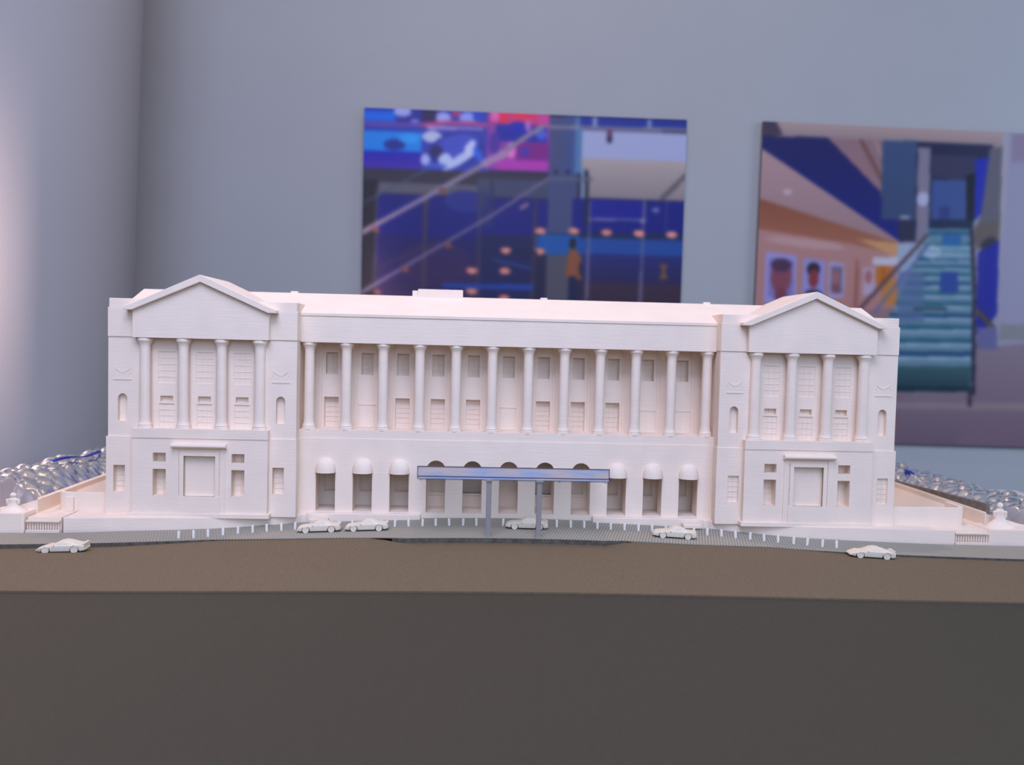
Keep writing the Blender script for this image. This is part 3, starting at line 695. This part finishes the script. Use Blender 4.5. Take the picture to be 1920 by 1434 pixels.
R1(750, 55, 1095, 385, (150, 75, 165)); R1(760, 60, 1090, 130, (205, 70, 130)); E1(830, 95, 36, 24, (225, 40, 85)); E1(945, 90, 60, 18, (225, 50, 95)); E1(1060, 110, 30, 30, (200, 80, 160)); E1(790, 90, 25, 30, (215, 120, 180))
R1(800, 135, 1080, 225, (50, 45, 160)); E1(920, 150, 50, 30, (40, 45, 175)); E1(1050, 190, 30, 30, (90, 110, 200)); E1(975, 140, 18, 34, (190, 120, 190)); R1(910, 235, 1090, 330, (140, 35, 140)); R1(800, 325, 1090, 380, (185, 70, 175))
E1(885, 275, 28, 50, (225, 130, 195)); E1(790, 240, 30, 60, (95, 60, 160)); E1(960, 285, 28, 28, (95, 60, 170))
R1(60, 378, 1100, 450, (72, 62, 78)); R1(60, 440, 160, 1090, (42, 38, 52)); R1(150, 450, 720, 512, (112, 106, 118)); R1(700, 430, 1100, 530, (84, 86, 112))
R1(150, 518, 1100, 760, (38, 36, 128)); R1(150, 740, 760, 1140, (44, 38, 112), (76, 56, 92)); R1(740, 740, 1040, 1140, (44, 44, 96)); E1(640, 560, 120, 60, (56, 60, 140)); E1(480, 900, 200, 120, (84, 58, 98), 0, .5)
R1(700, 500, 800, 700, (62, 72, 120), alpha=.6)
R1(1098, 85, 1262, 735, (86, 92, 128)); R1(1180, 85, 1262, 400, (80, 92, 140)); R1(1240, 85, 1275, 400, (96, 130, 170)); E1(1135, 395, 12, 14, (50, 50, 90)); E1(1205, 395, 12, 14, (50, 50, 90))
R1(1266, 88, 1880, 150, (46, 62, 152)); R1(1335, 88, 1360, 150, (150, 155, 190)); R1(1645, 100, 1668, 160, (150, 155, 190))
R1(1276, 160, 1880, 330, (170, 172, 200)); R1(1276, 320, 1880, 540, (178, 164, 162), (150, 138, 142)); L1([(1880, 400), (1740, 540)], 26, (110, 104, 108)); L1([(1290, 380), (1290, 540)], 20, (130, 150, 170))
E1(1432, 190, 15, 42, (110, 70, 100)); E1(1432, 215, 14, 18, (50, 45, 80))
R1(1240, 540, 1880, 725, (30, 32, 132)); R1(1340, 548, 1630, 650, (32, 32, 146)); R1(1030, 735, 1880, 760, (30, 52, 92)); R1(1030, 750, 1880, 860, (46, 88, 156)); R1(1300, 850, 1880, 1010, (52, 54, 122), (54, 46, 96)); R1(1300, 1005, 1880, 1900, (74, 54, 76), (50, 40, 60)); R1(1060, 740, 1280, 850, (40, 100, 165))
R1(1030, 850, 1100, 1130, (50, 46, 80)); R1(1095, 850, 1230, 1130, (98, 94, 106)); R1(60, 1085, 1300, 1900, (62, 50, 62))
for x in (420, 722, 1030): L1([(x, 520), (x-8, 1100)], 24 if x == 420 else 15, (88, 74, 92))
L1([(150, 490), (142, 1000)], 12, (88, 84, 110)); L1([(782, 400), (782, 640)], 13, (62, 60, 92))
for x in (1335, 1640): L1([(x, 560), (x-6, 1130)], 14, (128, 120, 146))
L1([(1310, 390), (1318, 690)], 18, (46, 44, 62)); L1([(1765, 560), (1765, 720)], 10, (70, 75, 130)); L1([(1330, 655), (1620, 662)], 12, (140, 135, 165)); E1(1705, 605, 22, 16, (130, 130, 170)); E1(1635, 665, 18, 18, (140, 135, 160))
L1([(70, 570), (420, 385)], 10, (90, 100, 130))
L1([(60, 735), (420, 535), (760, 340), (1045, 150)], 30, rail); L1([(740, 350), (840, 300)], 46, (176, 140, 175)); L1([(1045, 148), (1280, 148), (1880, 160)], 18, (146, 136, 154))
L1([(50, 1075), (560, 770), (780, 640), (1095, 432)], 20, (124, 112, 142)); L1([(1095, 432), (1340, 436)], 14, (120, 116, 136)); L1([(150, 930), (420, 800)], 14, (74, 62, 100))
for x, y in ((145, 715), (545, 800), (310, 935), (160, 1060), (510, 500)): E1(x, y, 24, 16, (140, 92, 92), .5)
for x, y in ((1060, 722), (1248, 722), (1432, 730), (1616, 735), (1800, 742), (1058, 835), (870, 830), (682, 942), (866, 945), (684, 1055), (868, 1096)):
    E1(x, y, 34, 20, (206, 134, 122) if x < 1500 else (222, 150, 140)); E1(x, y, 18, 11, (226, 160, 146))
L1([(900, 838), (1040, 842)], 14, (40, 42, 80)); L1([(530, 1025), (1020, 1035)], 30, (48, 82, 160)); L1([(800, 880), (1010, 930)], 16, (54, 80, 140)); E1(965, 585, 34, 14, (150, 120, 140), -.6)
E1(1243, 790, 18, 30, (38, 32, 44)); c.poly([sk(1222, 825), sk(1268, 825), sk(1300, 890), sk(1285, 905), sk(1285, 960), sk(1308, 990), sk(1280, 995), sk(1205, 975), sk(1215, 900)], (150, 94, 66)); R1(1228, 975, 1268, 1120, (36, 40, 84))
c.poly([sk(1735, 905), sk(1785, 905), sk(1770, 950), sk(1790, 990), sk(1735, 995), sk(1752, 950)], (130, 96, 74))
c.soft(5)
picture(c, -200.0, 349.5, 494, 747, 'square print of a stair hall with a bright blue and pink mural', math.radians(.08))
# -- right picture: corridor with portraits and a glass staircase
c = Canvas(2200, 320, (152, 146, 162))
def sk(x, y):
    q = (y-65)/2200
    return (x-90+.03*(y-65), (y-65-(.05-.033*q)*(x-90)))
def P2(pts, *a, **k): c.poly([sk(*p_) for p_ in pts], *a, **k)
def R1(x0, y0, x1, y1, *a, **k): P2([(x0, y0), (x1, y0), (x1, y1), (x0, y1)], *a, **k)
P2([(60, 50), (1800, 140), (1800, 270), (60, 200)], (176, 154, 152), (150, 132, 138))
P2([(60, 60), (180, 70), (230, 160), (60, 190)], (84, 72, 92))
P2([(60, 165), (545, 185), (1075, 690), (1075, 890), (60, 235)], (44, 42, 104), (34, 38, 128))
P2([(60, 235), (1060, 880), (1060, 930), (60, 600)], (176, 148, 150), (160, 130, 136)); E1(270, 550, 30, 20, (196, 172, 180))
P2([(545, 185), (930, 200), (1065, 690)], (150, 122, 128)); L1([(780, 205), (1040, 660)], 26, (128, 88, 86)); L1([(880, 210), (1000, 470)], 20, (170, 140, 140)); L1([(700, 300), (860, 480)], 22, (160, 120, 130)); E1(960, 570, 40, 60, (150, 100, 90), -.4, .6)
R1(930, 205, 1175, 740, (74, 92, 128), (70, 84, 118)); R1(1060, 740, 1180, 890, (58, 56, 84)); E1(1100, 725, 40, 16, (150, 155, 175))
P2([(1170, 210), (1715, 235), (1590, 760), (1170, 800)], (46, 46, 82)); P2([(1280, 300), (1600, 310), (1580, 470), (1280, 450)], (70, 66, 96)); R1(1285, 470, 1535, 745, (74, 94, 146)); R1(1340, 650, 1420, 745, (62, 72, 130))
P2([(1530, 440), (1590, 430), (1590, 755), (1550, 755)], (18, 18, 34)); P2([(1590, 335), (1695, 315), (1640, 700), (1590, 745)], (34, 48, 168)); P2([(1690, 260), (1780, 250), (1780, 850), (1590, 880), (1640, 700)], (110, 104, 116))
R1(1180, 250, 1272, 900, (138, 130, 146)); E1(1225, 600, 48, 50, (176, 174, 196))
R1(1270, 740, 1590, 800, (34, 52, 84))
P2([(60, 590), (1060, 900), (1060, 1010), (700, 960), (60, 900)], (146, 94, 72), (166, 116, 96)); P2([(60, 800), (700, 900), (1060, 980), (1060, 1500), (60, 1500)], (176, 136, 134), (176, 130, 126)); P2([(760, 870), (1060, 900), (1060, 1000)], (196, 150, 112)); E1(400, 900, 280, 30, (190, 160, 160), .08, .7)
R1(1055, 900, 1290, 1500, (160, 168, 188)); R1(880, 995, 1060, 1050, (190, 184, 196))
P2([(125, 955), (345, 985), (340, 1310), (115, 1310)], (160, 152, 198)); P2([(148, 1000), (322, 1015), (322, 1270), (140, 1270)], (138, 128, 178)); E1(235, 1130, 72, 118, (140, 84, 98)); E1(235, 1050, 72, 46, (92, 62, 92)); E1(235, 1260, 45, 50, (130, 74, 92))
P2([(390, 1000), (542, 1020), (540, 1290), (385, 1290)], (152, 148, 198)); E1(462, 1080, 44, 48, (58, 42, 58)); E1(464, 1140, 36, 66, (140, 66, 74)); E1(464, 1250, 60, 34, (70, 62, 80))
P2([(568, 1022), (682, 1036), (680, 1275), (568, 1275)], (166, 156, 190)); R1(588, 1060, 664, 1245, (118, 108, 128)); E1(622, 1135, 28, 56, (160, 112, 118)); E1(622, 1210, 24, 30, (140, 88, 96))
L1([(770, 1020), (765, 1340)], 18, (150, 96, 84)); R1(812, 1068, 900, 1255, (180, 160, 180)); E1(852, 1130, 26, 46, (166, 112, 110)); R1(905, 1060, 1012, 1180, (186, 116, 50)); R1(948, 1150, 1060, 1320, (184, 130, 76)); L1([(955, 1062), (955, 1180)], 8, (140, 84, 44))
# floor, then the stairs
R1(40, 1880, 2400, 2400, (138, 122, 132), (122, 104, 118)); P2([(1600, 1550), (2400, 1500), (2400, 2400), (1500, 2400)], (142, 126, 138), (128, 108, 122)); P2([(60, 1450), (1100, 1330), (1100, 2400), (40, 2400)], (150, 124, 128), (126, 106, 118))
R1(1010, 1990, 2400, 2040, (146, 130, 136))
P2([(1270, 800), (1580, 800), (1620, 1900), (700, 1890), (1050, 1330)], (112, 138, 154))
ys = [820, 900, 950, 1000, 1050, 1105, 1165, 1230, 1300, 1380, 1460, 1550, 1640, 1740]
for i, y in enumerate(ys):
    t_ = (y-800)/1100; xl = 1275-560*t_**1.15; xr = 1570+50*t_; h = 14+26*t_
    P2([(xl, y), (xr, y), (xr, y+h), (xl, y+h)], (50, 104, 122) if i % 3 else (44, 86, 120)); P2([(xl, y+h), (xr, y+h), (xr, y+h*1.7), (xl, y+h*1.7)], (156, 168, 186) if y > 860 else (60, 120, 150))
R1(1370, 840, 1500, 920, (52, 110, 158)); R1(1365, 1095, 1490, 1235, (52, 82, 150)); R1(1340, 920, 1600, 1010, (150, 172, 184), alpha=.5); E1(1300, 960, 60, 50, (190, 196, 210), 0, .6); R1(1060, 1090, 1250, 1440, (98, 116, 150), alpha=.75); R1(1180, 1335, 1420, 1355, (62, 84, 96))
R1(1020, 1740, 1600, 1900, (72, 104, 112), (44, 74, 86)); R1(1010, 1885, 1605, 1915, (26, 54, 72))
L1([(1258, 850), (800, 1345), (700, 1470)], 24, (96, 78, 88)); L1([(1275, 910), (900, 1370)], 16, (110, 112, 160)); L1([(1270, 870), (1090, 1090)], 14, (150, 160, 178))
L1([(1575, 780), (1610, 1200), (1622, 1930)], 26, (56, 50, 70)); L1([(1600, 1900), (1600, 2010)], 22, (70, 58, 80))
P2([(1600, 780), (1780, 740), (1780, 900), (1610, 940)], (112, 100, 98)); E1(1700, 900, 60, 34, (60, 52, 72), -.6)
P2([(1630, 960), (1775, 880), (1775, 1380), (1640, 1560), (1630, 1420)], (34, 40, 148)); P2([(1690, 930), (1760, 890), (1760, 1290), (1690, 1310)], (22, 28, 152)); L1([(1650, 1370), (1770, 1500)], 40, (96, 78, 70)); R1(1640, 1470, 1790, 1620, (112, 108, 148))
R1(1780, 150, 1830, 1500, (166, 158, 168)); P2([(1830, 160), (2400, 200), (2400, 1540), (1780, 1600), (1800, 900)], (154, 148, 168)); R1(1850, 170, 2400, 350, (146, 132, 152)); R1(1800, 1450, 2100, 1560, (140, 136, 140))
c.soft(5)
picture(c, 410.0, 349.0, 494, 747, 'square print of a corridor with portraits and a glass staircase', math.radians(.5))
